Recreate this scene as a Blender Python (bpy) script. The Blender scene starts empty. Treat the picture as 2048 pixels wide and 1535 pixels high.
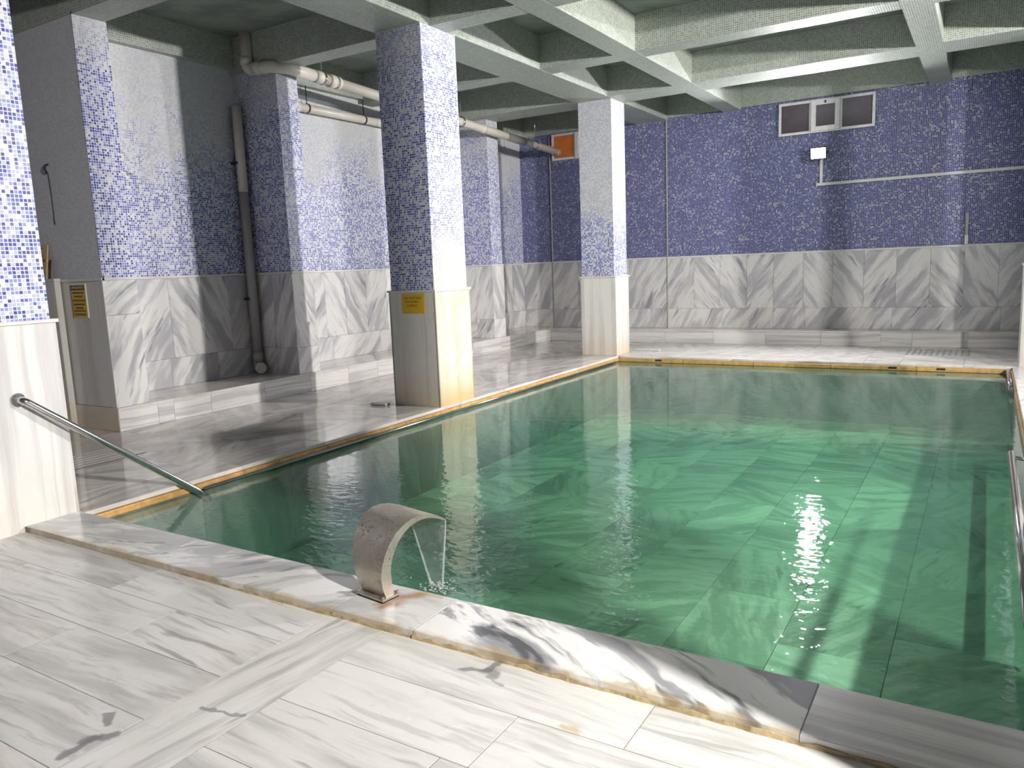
import bpy, bmesh, math, random
from mathutils import Matrix, Vector
random.seed(7)
S = bpy.context.scene
COL = S.collection
PI = math.pi

# ------------------------------------------------------------------ camera
F_PX = 1542.12
YAW, PITCH, ROLL = 0.552445, 0.151437, -0.0396061
EYE = Vector((0.0, 0.0, 1.5))
fwd = Vector((-math.sin(YAW)*math.cos(PITCH), math.cos(YAW)*math.cos(PITCH), -math.sin(PITCH)))
right = Vector((math.cos(YAW), math.sin(YAW), 0))
up = right.cross(fwd)
r2 = right*math.cos(ROLL) + up*math.sin(ROLL)
u2 = -right*math.sin(ROLL) + up*math.cos(ROLL)
cam_data = bpy.data.cameras.new('camera')
cam = bpy.data.objects.new('camera', cam_data)
COL.objects.link(cam)
cam.matrix_world = Matrix(((r2.x, u2.x, -fwd.x, EYE.x), (r2.y, u2.y, -fwd.y, EYE.y), (r2.z, u2.z, -fwd.z, EYE.z), (0, 0, 0, 1)))
cam_data.sensor_fit = 'HORIZONTAL'
cam_data.sensor_width = 36
cam_data.lens = F_PX/2048*36
cam_data.clip_start = 0.05
S.camera = cam
# ------------------------------------------------------------------ world, exposure
w = bpy.data.worlds.new('World'); S.world = w
w.use_nodes = True
w.node_tree.nodes['Background'].inputs[0].default_value = (0.02, 0.025, 0.035, 1)
S.view_settings.view_transform = 'Standard'
S.view_settings.look = 'None'
S.view_settings.gamma = 1
S.view_settings.exposure = 0.0
S.view_settings.use_curve_mapping = False
S.cycles.max_bounces = 6
S.cycles.diffuse_bounces = 2
S.cycles.use_adaptive_sampling = True
S.cycles.adaptive_threshold = 0.11
S.cycles.adaptive_min_samples = 16
S.cycles.use_light_tree = False
S.cycles.glossy_bounces = 3
S.cycles.transparent_max_bounces = 10
S.cycles.caustics_reflective = False
S.cycles.caustics_refractive = False
S.cycles.sample_clamp_indirect = 6.0
S.cycles.use_denoising = True
# floodlights: position, aim, watts, beam spread in degrees, lens radiance, label
FLOODS = [((3.86, 8.4, 3.40), (-6.5, 8.2, 2.2), 352.0, 118, 60.0, 'white floodlight high on the right wall opposite the pillars'),
          ((3.86, 0.8, 3.40), (-1.5, 4.6, 0.5), 410.0, 120, 60.0, 'white floodlight on the right wall near the front deck'),
          ((-2.44, 13.80, 3.13), (-2.6, 5.0, 1.2), 200.0, 140, 90.0, 'glaring white floodlight under the three-part window on the back wall')]

# ------------------------------------------------------------------ material helpers
class NT:
    def __init__(s, name):
        s.m = bpy.data.materials.new(name); s.m.use_nodes = True
        s.t = s.m.node_tree; s.t.nodes.clear()
        s.out = s.t.nodes.new('ShaderNodeOutputMaterial')
    def n(s, typ, **k):
        nd = s.t.nodes.new(typ)
        for a, b in k.items(): setattr(nd, a, b)
        return nd
    def put(s, sock, v):
        if v is None: return
        if isinstance(v, bpy.types.NodeSocket): s.t.links.new(v, sock)
        else:
            if isinstance(v, (tuple, list)) and len(v) == 3 and sock.type == 'RGBA': v = (*v, 1)
            sock.default_value = v
    def math(s, op, a, b=None, c=None, clamp=False):
        nd = s.n('ShaderNodeMath', operation=op, use_clamp=clamp)
        s.put(nd.inputs[0], a); s.put(nd.inputs[1], b); s.put(nd.inputs[2], c)
        return nd.outputs[0]
    def vm(s, op, a, b=None):
        nd = s.n('ShaderNodeVectorMath', operation=op)
        s.put(nd.inputs[0], a)
        if b is not None: s.put(nd.inputs[1], b)
        return nd.outputs['Value'] if op in ('DOT_PRODUCT', 'LENGTH', 'DISTANCE') else nd.outputs[0]
    def mix(s, f, a, b, blend='MIX'):
        nd = s.n('ShaderNodeMix', data_type='RGBA', blend_type=blend)
        s.put(nd.inputs[0], f); s.put(nd.inputs[6], a); s.put(nd.inputs[7], b)
        return nd.outputs[2]
    def mixf(s, f, a, b):
        nd = s.n('ShaderNodeMix', data_type='FLOAT')
        s.put(nd.inputs[0], f); s.put(nd.inputs[2], a); s.put(nd.inputs[3], b)
        return nd.outputs[0]
    def ramp(s, f, stops, interp='LINEAR'):
        nd = s.n('ShaderNodeValToRGB'); nd.color_ramp.interpolation = interp
        e = nd.color_ramp.elements
        while len(e) < len(stops): e.new(0.5)
        for i, (p, c) in enumerate(stops):
            e[i].position = p
            e[i].color = (c, c, c, 1) if isinstance(c, (int, float)) else (*c, 1)
        s.put(nd.inputs[0], f)
        return nd.outputs[0]
    def noise(s, v, scale, detail=2, rough=0.5, dist=0.0, color=False):
        nd = s.n('ShaderNodeTexNoise')
        s.put(nd.inputs['Vector'], v); s.put(nd.inputs['Scale'], scale)
        nd.inputs['Detail'].default_value = detail; nd.inputs['Roughness'].default_value = rough
        nd.inputs['Distortion'].default_value = dist
        return nd.outputs['Color' if color else 'Fac']
    def sep(s, v):
        nd = s.n('ShaderNodeSeparateXYZ'); s.put(nd.inputs[0], v); return nd.outputs
    def comb(s, x, y, z):
        nd = s.n('ShaderNodeCombineXYZ')
        s.put(nd.inputs[0], x); s.put(nd.inputs[1], y); s.put(nd.inputs[2], z)
        return nd.outputs[0]
    def smooth(s, v, a, b):
        nd = s.n('ShaderNodeMapRange', interpolation_type='SMOOTHSTEP')
        s.put(nd.inputs[0], v); s.put(nd.inputs[1], a); s.put(nd.inputs[2], b)
        return nd.outputs[0]
    def bump(s, h, strength, dist, normal=None):
        nd = s.n('ShaderNodeBump')
        nd.inputs['Strength'].default_value = strength; nd.inputs['Distance'].default_value = dist
        s.put(nd.inputs['Height'], h)
        if normal is not None: s.put(nd.inputs['Normal'], normal)
        return nd.outputs[0]
    def bsdf(s, color, rough, normal=None, metallic=0.0, spec=0.5, **k):
        nd = s.n('ShaderNodeBsdfPrincipled')
        s.put(nd.inputs['Base Color'], color); s.put(nd.inputs['Roughness'], rough)
        s.put(nd.inputs['Metallic'], metallic); s.put(nd.inputs['Specular IOR Level'], spec)
        if normal is not None: s.put(nd.inputs['Normal'], normal)
        for a, b in k.items(): s.put(nd.inputs[a], b)
        s.t.links.new(nd.outputs[0], s.out.inputs[0])
        return nd

def plain(name, col, rough=0.5, metallic=0.0, var=0.06, scale=9.0, bump=0.0):
    t = NT(name)
    p = t.n('ShaderNodeNewGeometry').outputs['Position']
    nz = t.noise(p, scale, 3)
    c = t.mix(nz, tuple(max(0, x*(1-var*2)) for x in col), tuple(min(1, x*(1+var*2)) for x in col))
    nm = t.bump(nz, bump, 0.01) if bump else None
    t.bsdf(c, rough, nm, metallic)
    return t.m

def mosaic(name, tiles, grout, deep=None, pitch=0.0245, rough=0.42, cream=(0.80, 0.70, 0.50), limecol=(0.66, 0.66, 0.66)):
    """glass mosaic; object colour: r = limescale amount, g = height/5 where it starts, b = share of deep palette, a = cream crust low down"""
    t = NT(name)
    geo = t.n('ShaderNodeNewGeometry'); P = t.sep(geo.outputs['Position']); N = t.sep(geo.outputs['True Normal'])
    oi = t.n('ShaderNodeObjectInfo'); oc = t.n('ShaderNodeSeparateColor'); t.put(oc.inputs[0], oi.outputs['Color'])
    ax = t.math('GREATER_THAN', t.math('ABSOLUTE', N[0]), 0.5)
    az = t.math('GREATER_THAN', t.math('ABSOLUTE', N[2]), 0.5)
    u = t.mixf(ax, P[0], P[1]); v = t.mixf(az, P[2], P[1])
    U = t.math('MULTIPLY', u, 1/pitch); V = t.math('MULTIPLY', v, 1/pitch)
    cu = t.math('FLOOR', U); cv = t.math('FLOOR', V)
    wn = t.n('ShaderNodeTexWhiteNoise', noise_dimensions='3D')
    t.put(wn.inputs['Vector'], t.comb(cu, cv, t.math('MULTIPLY', ax, 17.0)))
    r = wn.outputs['Value']
    cl = t.noise(t.comb(t.math('MULTIPLY', cu, 0.05), t.math('MULTIPLY', cv, 0.05), ax), 2.6, 4, 0.62)
    r2_ = t.math('ADD', r, t.math('MULTIPLY', t.math('SUBTRACT', cl, 0.5), 0.85), clamp=True)
    col = t.ramp(r2_, tiles, 'CONSTANT')
    if deep: col = t.mix(oc.outputs[2], col, t.ramp(r2_, deep, 'CONSTANT'))
    fu = t.math('FRACT', U); fv = t.math('FRACT', V)
    du = t.math('MINIMUM', fu, t.math('SUBTRACT', 1.0, fu)); dv = t.math('MINIMUM', fv, t.math('SUBTRACT', 1.0, fv))
    d = t.math('MINIMUM', du, dv)
    tile = t.smooth(d, 0.07, 0.12)
    col = t.mix(tile, grout, col)
    # limescale veil
    big = t.noise(geo.outputs['Position'], 1.3, 2, 0.6)
    fine = t.noise(geo.outputs['Position'], 6.0, 2, 0.6)
    zz = t.math('ADD', P[2], t.math('ADD', t.math('MULTIPLY', t.math('SUBTRACT', big, 0.5), 1.7), t.math('MULTIPLY', t.math('SUBTRACT', fine, 0.5), 0.9)))
    thr = t.math('MULTIPLY', oc.outputs[1], 5.0)
    lm = t.math('MULTIPLY', t.smooth(zz, t.math('SUBTRACT', thr, 0.35), t.math('ADD', thr, 0.45)), oc.outputs[0])
    col = t.mix(t.math('MULTIPLY', lm, 0.85), col, limecol)
    cr = t.smooth(t.math('ADD', P[2], t.math('MULTIPLY', t.math('SUBTRACT', big, 0.5), 1.4)), 2.3, 1.35)
    cr = t.math('MULTIPLY', t.math('MULTIPLY', cr, oi.outputs['Alpha']), t.smooth(N[0], 0.2, 0.8))
    col = t.mix(cr, col, cream)
    rg = t.mixf(lm, rough, 0.6)
    t.bsdf(col, rg, t.bump(tile, 0.35, 0.002), spec=0.5)
    return t.m

def marble(name, light, mid, dark, sx=0.8, sy=6.0, warp=0.5, lo=0.45, hi=0.62, rough=0.2, fine=0.5, dark_at=0.66, spec=0.5, marks=None, edge_y=None, height_stain=None, ochre=(0.55, 0.33, 0.10)):
    """object colour: r = vein angle / pi, g = vein strength, b = ochre staining, a = tone"""
    t = NT(name)
    tc = t.n('ShaderNodeTexCoord').outputs['Object']
    P = t.n('ShaderNodeNewGeometry').outputs['Position']
    oi = t.n('ShaderNodeObjectInfo'); oc = t.n('ShaderNodeSeparateColor'); t.put(oc.inputs[0], oi.outputs['Color'])
    rot = t.n('ShaderNodeVectorRotate', rotation_type='Z_AXIS')
    t.put(rot.inputs['Vector'], tc); t.put(rot.inputs['Angle'], t.math('MULTIPLY', oc.outputs[0], -PI))
    rnd = oi.outputs['Random']
    v = t.vm('ADD', rot.outputs[0], t.comb(t.math('MULTIPLY', rnd, 37.0), t.math('MULTIPLY', rnd, 71.0), t.math('MULTIPLY', rnd, 23.0)))
    wv = t.vm('MULTIPLY', t.vm('SUBTRACT', t.noise(v, 1.7, 3, color=True), (0.5, 0.5, 0.5)), (warp, warp*0.55, warp))
    v2 = t.vm('ADD', v, wv)
    n1 = t.noise(t.vm('MULTIPLY', v2, (sx, sy, 1.0)), 1.0, 4, 0.58)
    n2 = t.noise(t.vm('MULTIPLY', v2, (sx*2.3, sy*3.4, 1.0)), 1.0, 4, 0.6)
    n3 = t.noise(t.vm('MULTIPLY', v2, (sx*1.4, sy*1.9, 3.0)), 1.0, 3, 0.5)
    band = t.math('MULTIPLY', t.smooth(n1, lo, hi), oc.outputs[1])
    col = t.mix(band, light, mid)
    fb = t.math('MULTIPLY', t.math('MULTIPLY', t.smooth(n2, 0.52, 0.66), oc.outputs[1]), fine)
    col = t.mix(fb, col, mid)
    dk = t.math('MULTIPLY', t.smooth(n3, dark_at, dark_at+0.07), t.math('MULTIPLY', oc.outputs[1], 0.8))
    col = t.mix(dk, col, dark)
    tint = t.noise(P, 0.9, 2)
    col = t.mix(t.math('MULTIPLY', tint, 0.25), col, t.mix(1.0, col, (1.0, 0.965, 0.89), 'MULTIPLY'))
    st = t.noise(P, 4.5, 4, 0.65)
    col = t.mix(t.math('MULTIPLY', t.smooth(st, 0.42, 0.7), oc.outputs[2]), col, ochre)
    if height_stain:
        col = t.mix(t.math('MULTIPLY', oc.outputs[2], 2.2, clamp=True), col, t.mix(1.0, col, (1.0, 0.90, 0.68), 'MULTIPLY'))
        z = t.sep(P)[2]
        hs = t.smooth(t.math('ADD', z, t.math('MULTIPLY', t.math('SUBTRACT', st, 0.5), 0.5)), height_stain, 0.0)
        col = t.mix(t.math('MULTIPLY', hs, t.math('ADD', 0.12, t.math('MULTIPLY', oc.outputs[2], 3.0), clamp=True)), col, (0.60, 0.40, 0.15))
    if edge_y:
        yy = t.sep(P)[1]
        es = t.smooth(t.math('ADD', yy, t.math('MULTIPLY', t.math('SUBTRACT', st, 0.5), 0.16)), edge_y+0.035, edge_y-0.01)
        col = t.mix(t.math('MULTIPLY', es, 0.62), col, (0.52, 0.38, 0.17))
    if marks:
        sp = t.sep(P)
        wob = t.vm('MULTIPLY', t.vm('SUBTRACT', t.noise(P, 16, 3, color=True), (0.5, 0.5, 0.5)), (0.06, 0.06, 0))
        q = t.vm('ADD', t.comb(sp[0], sp[1], 0.0), wob)
        for (x0, y0, x1, y1, rad, mc, amt) in marks:
            pa = t.vm('SUBTRACT', q, (x0, y0, 0)); ba = (x1-x0, y1-y0, 0); L2 = max(1e-6, ba[0]**2+ba[1]**2)
            h = t.math('DIVIDE', t.vm('DOT_PRODUCT', pa, ba), L2, clamp=True)
            sc = t.n('ShaderNodeVectorMath', operation='SCALE'); sc.inputs[0].default_value = ba; t.put(sc.inputs['Scale'], h)
            dd = t.vm('LENGTH', t.vm('SUBTRACT', pa, sc.outputs[0]))
            col = t.mix(t.math('MULTIPLY', t.smooth(dd, rad*1.25, rad*(0.1 if mc[0] > mc[2]*2 else 0.55)), amt), col, mc)
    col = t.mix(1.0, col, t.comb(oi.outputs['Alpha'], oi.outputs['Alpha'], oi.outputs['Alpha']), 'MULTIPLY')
    rv = t.noise(P, 2.2, 3, 0.6)
    t.bsdf(col, t.math('ADD', rough*0.6, t.math('MULTIPLY', rv, rough*0.8)), t.bump(t.noise(P, 5.0, 2), 0.03, 0.02), spec=spec)
    return t.m

M = {}
BL = [(0.0, (0.040, 0.045, 0.26)), (0.17, (0.095, 0.12, 0.46)), (0.36, (0.24, 0.29, 0.62)), (0.55, (0.46, 0.48, 0.62)), (0.74, (0.70, 0.69, 0.64)), (0.90, (0.60, 0.60, 0.68))]
DP = [(0.0, (0.015, 0.021, 0.15)), (0.34, (0.036, 0.050, 0.27)), (0.64, (0.085, 0.110, 0.37)), (0.84, (0.25, 0.27, 0.37)), (0.94, (0.42, 0.43, 0.45))]
M['mosaic'] = mosaic('blue_glass_mosaic', BL, (0.80, 0.80, 0.88), DP)
M['mosaic_deep'] = mosaic('deep_blue_glass_mosaic', DP, (0.40, 0.41, 0.50), BL)
GR = [(0.0, (0.24, 0.28, 0.24)), (0.25, (0.29, 0.33, 0.285)), (0.55, (0.34, 0.37, 0.325)), (0.85, (0.40, 0.425, 0.375))]
M['mosaic_pale'] = mosaic('pale_green_glass_mosaic', GR, (0.60, 0.62, 0.55), GR, limecol=(0.50, 0.51, 0.48))
t = NT('ceiling_plaster')
p = t.n('ShaderNodeNewGeometry').outputs['Position']
c = t.mix(t.smooth(t.noise(p, 1.6, 5, 0.62), 0.35, 0.68), (0.17, 0.21, 0.185), (0.32, 0.345, 0.31))
t.bsdf(c, 0.55, t.bump(t.noise(p, 9, 3), 0.1, 0.01)); M['plaster'] = t.m
WH, MG, DG = (0.82, 0.81, 0.80), (0.44, 0.44, 0.46), (0.20, 0.20, 0.24)
M['marble_wall'] = marble('banded_marble', WH, (0.47, 0.465, 0.50), (0.24, 0.24, 0.29), 0.9, 5.5, 0.35, 0.44, 0.62, 0.20, 0.55, 0.62)
GM = (0.20, 0.20, 0.21)
MARKS = [(-1.58, 2.37, -1.57, 2.28, 0.017, GM, 0.8), (-1.57, 2.285, -1.67, 2.25, 0.014, GM, 0.75), (-1.56, 2.28, -1.53, 2.27, 0.034, GM, 0.7), (-1.55, 2.24, -1.46, 2.22, 0.007, GM, 0.5),
         (-2.53, 1.18, -2.53, 1.30, 0.020, GM, 0.8), (-2.55, 1.27, -2.49, 1.33, 0.022, GM, 0.8), (-2.62, 1.40, -2.57, 1.37, 0.018, GM, 0.7), (-2.35, 1.59, -2.18, 1.63, 0.009, GM, 0.65),
         (-1.14, 2.10, -1.10, 2.095, 0.020, (0.50, 0.33, 0.10), 0.55)]
M['marble_floor'] = marble('streaked_floor_marble', (0.80, 0.785, 0.76), (0.50, 0.49, 0.475), (0.30, 0.295, 0.28), 0.9, 8.0, 0.20, 0.44, 0.66, 0.30, 0.95, 0.63, 0.4, marks=MARKS)
M['marble_deck'] = marble('wet_deck_marble', (0.78, 0.735, 0.685), (0.47, 0.44, 0.425), (0.25, 0.24, 0.25), 0.8, 5.0, 0.4, 0.42, 0.62, 0.07, 0.4, 0.66, 0.6)
M['marble_bench'] = marble('striped_bench_marble', (0.80, 0.785, 0.76), (0.52, 0.51, 0.52), (0.40, 0.39, 0.40), 0.35, 14.0, 0.10, 0.46, 0.64, 0.22, 0.5, 0.72)
RUST = (0.36, 0.13, 0.02)
CMARK = [(-2.27, 2.50, -2.24, 2.53, 0.055, RUST, 0.75), (-2.25, 2.60, -2.20, 2.66, 0.05, RUST, 0.65), (-2.20, 2.67, -2.10, 2.69, 0.03, (0.55, 0.33, 0.12), 0.5)]
M['marble_coping'] = marble('cloudy_coping_marble', (0.82, 0.805, 0.78), (0.50, 0.495, 0.50), (0.30, 0.30, 0.32), 1.6, 6.0, 0.75, 0.42, 0.60, 0.22, 0.9, 0.60, marks=CMARK, edge_y=2.365)
M['marble_coping_dark'] = marble('dark_veined_coping_marble', (0.86, 0.85, 0.83), (0.34, 0.34, 0.36), (0.07, 0.07, 0.08), 1.0, 4.2, 0.7, 0.50, 0.60, 0.16, 0.9, 0.58, edge_y=2.365)
M['marble_pillar'] = marble('pillar_marble', (0.82, 0.81, 0.79), (0.60, 0.58, 0.58), (0.48, 0.46, 0.48), 0.35, 9.0, 0.08, 0.46, 0.66, 0.20, 0.5, 0.75, height_stain=0.42)
M['marble_pool'] = marble('submerged_pool_marble', (0.92, 0.92, 0.85), (0.48, 0.53, 0.46), (0.26, 0.32, 0.27), 0.9, 4.5, 0.45, 0.44, 0.60, 0.5, 0.5, 0.64, 0.2)
M['ochre_edge'] = plain('ochre_stained_edge', (0.58, 0.34, 0.11), 0.45, var=0.3, scale=14, bump=0.3)
M['mortar'] = plain('crumbling_mortar', (0.44, 0.34, 0.19), 0.8, var=0.38, scale=26, bump=0.8)
M['grout'] = plain('grey_grout', (0.20, 0.18, 0.155), 0.8, var=0.2, scale=20)
M['cap'] = plain('cream_marble_strip', (0.74, 0.72, 0.68), 0.3, var=0.08)
M['pvc'] = plain('cream_pvc', (0.74, 0.69, 0.61), 0.35, var=0.05)
M['pvc_grey'] = plain('grey_pvc', (0.42, 0.41, 0.39), 0.4, var=0.06)
M['white_plastic'] = plain('white_plastic', (0.74, 0.73, 0.72), 0.4, var=0.05)
M['upvc'] = plain('window_upvc', (0.86, 0.83, 0.83), 0.35, var=0.1, scale=14)
M['steel'] = plain('polished_steel', (0.58, 0.57, 0.58), 0.16, 1.0, var=0.08, scale=30)
M['dark_metal'] = plain('dark_metal', (0.05, 0.05, 0.055), 0.45, 0.5)
M['black'] = plain('black_rubber', (0.02, 0.02, 0.02), 0.6)
M['yellow'] = plain('yellow_sign', (0.80, 0.47, 0.01), 0.4, var=0.03)
M['ochre_sign'] = plain('ochre_sign', (0.62, 0.42, 0.08), 0.35, var=0.05)
M['tan_sign'] = plain('tan_sign', (0.62, 0.45, 0.20), 0.5, var=0.05)
M['brown_ink'] = plain('brown_ink', (0.17, 0.09, 0.01), 0.6)
M['pale_ink'] = plain('pale_ink', (0.62, 0.52, 0.26), 0.6)
M['wood_dark'] = plain('dark_edge', (0.05, 0.035, 0.025), 0.6)
# spout metal: dull pitted steel
t = NT('pitted_steel')
p = t.n('ShaderNodeNewGeometry').outputs['Position']
pit = t.math('MULTIPLY', t.smooth(t.noise(p, 85, 3, 0.6), 0.54, 0.64), t.smooth(t.noise(p, 12, 2), 0.42, 0.62))
c = t.mix(t.noise(p, 11, 4, 0.65), (0.34, 0.30, 0.25), (0.70, 0.64, 0.54))
c = t.mix(t.math('MULTIPLY', pit, 0.75), c, (0.14, 0.11, 0.08))
t.bsdf(c, 0.34, t.bump(pit, 0.4, 0.003), 0.75); M['spout'] = t.m
# window glass
def glass(name, col, emit=0.0):
    t = NT(name)
    p = t.n('ShaderNodeNewGeometry').outputs['Position']
    c = t.mix(t.noise(p, 5, 3), tuple(x*0.7 for x in col), tuple(x*1.25 for x in col))
    k = {'Emission Color': c, 'Emission Strength': emit} if emit else {}
    t.bsdf(c, 0.18, None, **k); return t.m
M['pane_night'] = glass('night_window_glass', (0.085, 0.062, 0.085))
M['pane_orange'] = glass('orange_lit_glass', (0.34, 0.10, 0.025), 0.35)
# lamp lenses
def emit(name, rad):
    t = NT(name); e = t.n('ShaderNodeEmission'); e.inputs[0].default_value = (1.0, 0.97, 0.93, 1); e.inputs[1].default_value = rad
    t.t.links.new(e.outputs[0], t.out.inputs[0]); return t.m
# water: Fresnel mirror over a clear surface, green absorption in the body
t = NT('green_pool_water')
p = t.n('ShaderNodeNewGeometry').outputs['Position']
near = t.smooth(t.vm('DISTANCE', p, (-1.9, 3.1, -0.09)), 3.6, 0.3)
n1 = t.noise(t.vm('MULTIPLY', p, (2.6, 4.6, 1)), 1.0, 2, 0.5, 0.3)
n2 = t.noise(t.vm('MULTIPLY', p, (12.0, 20.0, 1)), 1.0, 2, 0.5, 0.4)
h = t.math('ADD', t.math('MULTIPLY', n1, t.math('ADD', 0.22, t.math('MULTIPLY', near, 0.38))), t.math('MULTIPLY', n2, t.math('ADD', 0.075, t.math('MULTIPLY', near, 0.36))))
nb = t.bump(h, 0.5, 0.022)
ca = t.math('ABSOLUTE', t.vm('DOT_PRODUCT', nb, t.n('ShaderNodeNewGeometry').outputs['Incoming']))
fr = t.math('ADD', 0.03, t.math('MULTIPLY', t.math('POWER', t.math('SUBTRACT', 1.0, ca, clamp=True), 4.6), 0.97))
tr = t.n('ShaderNodeBsdfTransparent'); tr.inputs[0].default_value = (0.97, 1.0, 0.98, 1)
df = t.n('ShaderNodeBsdfDiffuse'); df.inputs[0].default_value = (0.19, 0.52, 0.31, 1)
mb = t.n('ShaderNodeMixShader'); mb.inputs[0].default_value = 0.17; t.put(mb.inputs[1], tr.outputs[0]); t.put(mb.inputs[2], df.outputs[0])
gl = t.n('ShaderNodeBsdfGlossy'); gl.inputs['Roughness'].default_value = 0.02; t.put(gl.inputs['Normal'], nb)
mx = t.n('ShaderNodeMixShader'); t.put(mx.inputs[0], fr); t.put(mx.inputs[1], mb.outputs[0]); t.put(mx.inputs[2], gl.outputs[0])
t.t.links.new(mx.outputs[0], t.out.inputs['Surface'])
va = t.n('ShaderNodeVolumeAbsorption'); va.inputs['Color'].default_value = (0.44, 0.765, 0.60, 1); va.inputs['Density'].default_value = 0.72
t.t.links.new(va.outputs[0], t.out.inputs['Volume']); M['water'] = t.m
def stream_mat(name, k, rough):
    t = NT(name)
    tr = t.n('ShaderNodeBsdfTransparent'); gl = t.n('ShaderNodeBsdfGlossy'); gl.inputs['Roughness'].default_value = rough
    df = t.n('ShaderNodeBsdfDiffuse'); df.inputs[0].default_value = (0.85, 0.92, 0.88, 1)
    p = t.n('ShaderNodeNewGeometry').outputs['Position']
    m1 = t.n('ShaderNodeMixShader'); m1.inputs[0].default_value = 0.5; t.put(m1.inputs[1], gl.outputs[0]); t.put(m1.inputs[2], df.outputs[0])
    f = t.math('MULTIPLY', t.ramp(t.noise(t.vm('MULTIPLY', p, (60, 60, 12)), 1, 3), [(0.3, 0.3), (0.7, 1.0)]), k)
    m2 = t.n('ShaderNodeMixShader'); t.put(m2.inputs[0], f); t.put(m2.inputs[1], tr.outputs[0]); t.put(m2.inputs[2], m1.outputs[0])
    t.t.links.new(m2.outputs[0], t.out.inputs[0]); return t.m
M['sheet'] = stream_mat('clear_falling_water', 0.16, 0.05)
M['rope'] = stream_mat('white_falling_water', 0.6, 0.1)
M['foam'] = stream_mat('water_foam', 0.55, 0.2)

# ------------------------------------------------------------------ geometry helpers
def link(name, me, mat=None, parent=None, color=None, mw=None):
    o = bpy.data.objects.new(name, me)
    COL.objects.link(o)
    if mat is not None and me is not None:
        mt = M[mat] if isinstance(mat, str) else mat
        if not me.materials: me.materials.append(mt)
    if mw is not None: o.matrix_world = mw
    if parent is not None:
        o.parent = parent
        o.matrix_parent_inverse = parent.matrix_basis.inverted()
    if color is not None: o.color = color
    return o
def tag(o, label=None, cat=None, group=None, kind=None):
    if label: o['label'] = label
    if cat: o['category'] = cat
    if group: o['group'] = group
    if kind: o['kind'] = kind
    return o
def thing(name, loc, label, cat, group=None):
    o = bpy.data.objects.new(name, None); COL.objects.link(o); o.location = loc
    o.empty_display_size = 0.1
    o.matrix_basis = Matrix.Translation(loc)
    return tag(o, label, cat, group)
def mesh_of(bm, name='mesh', smooth=False):
    me = bpy.data.meshes.new(name); bmesh.ops.recalc_face_normals(bm, faces=bm.faces); bm.to_mesh(me); bm.free()
    if smooth:
        for f in me.polygons: f.use_smooth = True
    return me
def add_box(bm, x0, x1, y0, y1, z0, z1, bev=0.0):
    vs = [bm.verts.new((x, y, z)) for x in (x0, x1) for y in (y0, y1) for z in (z0, z1)]
    fs = [(0, 1, 3, 2), (4, 6, 7, 5), (0, 4, 5, 1), (2, 3, 7, 6), (0, 2, 6, 4), (1, 5, 7, 3)]
    faces = [bm.faces.new([vs[i] for i in f]) for f in fs]
    if bev:
        bmesh.ops.recalc_face_normals(bm, faces=faces)
        es = list({e for f in faces for e in f.edges})
        bmesh.ops.bevel(bm, geom=es, offset=bev, segments=2, affect='EDGES', profile=0.6)
def boxes(name, lst, mat, parent=None, bev=0.0, color=None):
    bm = bmesh.new()
    for b in lst: add_box(bm, *b, bev=bev)
    return link(name, mesh_of(bm, name), mat, parent, color)
SLABS = {}
def slab_mesh(w, h, t, bev, mat):
    k = (round(w, 4), round(h, 4), t, bev, mat)
    if k in SLABS: return SLABS[k]
    a, b = w/2, h/2
    def ring(i, z): return [(-a+i, -b+i, z), (a-i, -b+i, z), (a-i, b-i, z), (-a+i, b-i, z)]
    V = ring(0, -t) + ring(0, -bev) + ring(bev, 0)
    Fc = [(3, 2, 1, 0), (8, 9, 10, 11)]
    for k0 in (0, 4):
        for i in range(4):
            j = (i+1) % 4
            Fc.append((k0+i, k0+j, k0+4+j, k0+4+i))
    me = bpy.data.meshes.new('slab'); me.from_pydata(V, [], Fc); me.materials.append(M[mat])
    SLABS[k] = me
    return me
DIRS = {'+Z': ((1, 0, 0), (0, 1, 0), (0, 0, 1)), '-Y': ((1, 0, 0), (0, 0, 1), (0, -1, 0)), '+X': ((0, 1, 0), (0, 0, 1), (1, 0, 0)),
        '+Y': ((-1, 0, 0), (0, 0, 1), (0, 1, 0)), '-X': ((0, -1, 0), (0, 0, 1), (-1, 0, 0))}
def slab(name, parent, face, plane, a0, a1, b0, b1, mat, color, t=0.03, bev=0.0006, gap=0.0014):
    """plane coordinate along the face normal; a = horizontal span, b = the other span"""
    u, v, n = (Vector(q) for q in DIRS[face])
    w, h = abs(a1-a0)-2*gap, abs(b1-b0)-2*gap
    am, bm_ = (a0+a1)/2, (b0+b1)/2
    if face == '+Z': c = Vector((am, bm_, plane))
    elif face in ('-Y', '+Y'): c = Vector((am, plane, bm_))
    else: c = Vector((plane, am, bm_))
    mw = Matrix(((u.x, v.x, n.x, c.x), (u.y, v.y, n.y, c.y), (u.z, v.z, n.z, c.z), (0, 0, 0, 1)))
    return link(name, slab_mesh(w, h, t, bev, mat), None, parent, color, mw)
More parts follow.
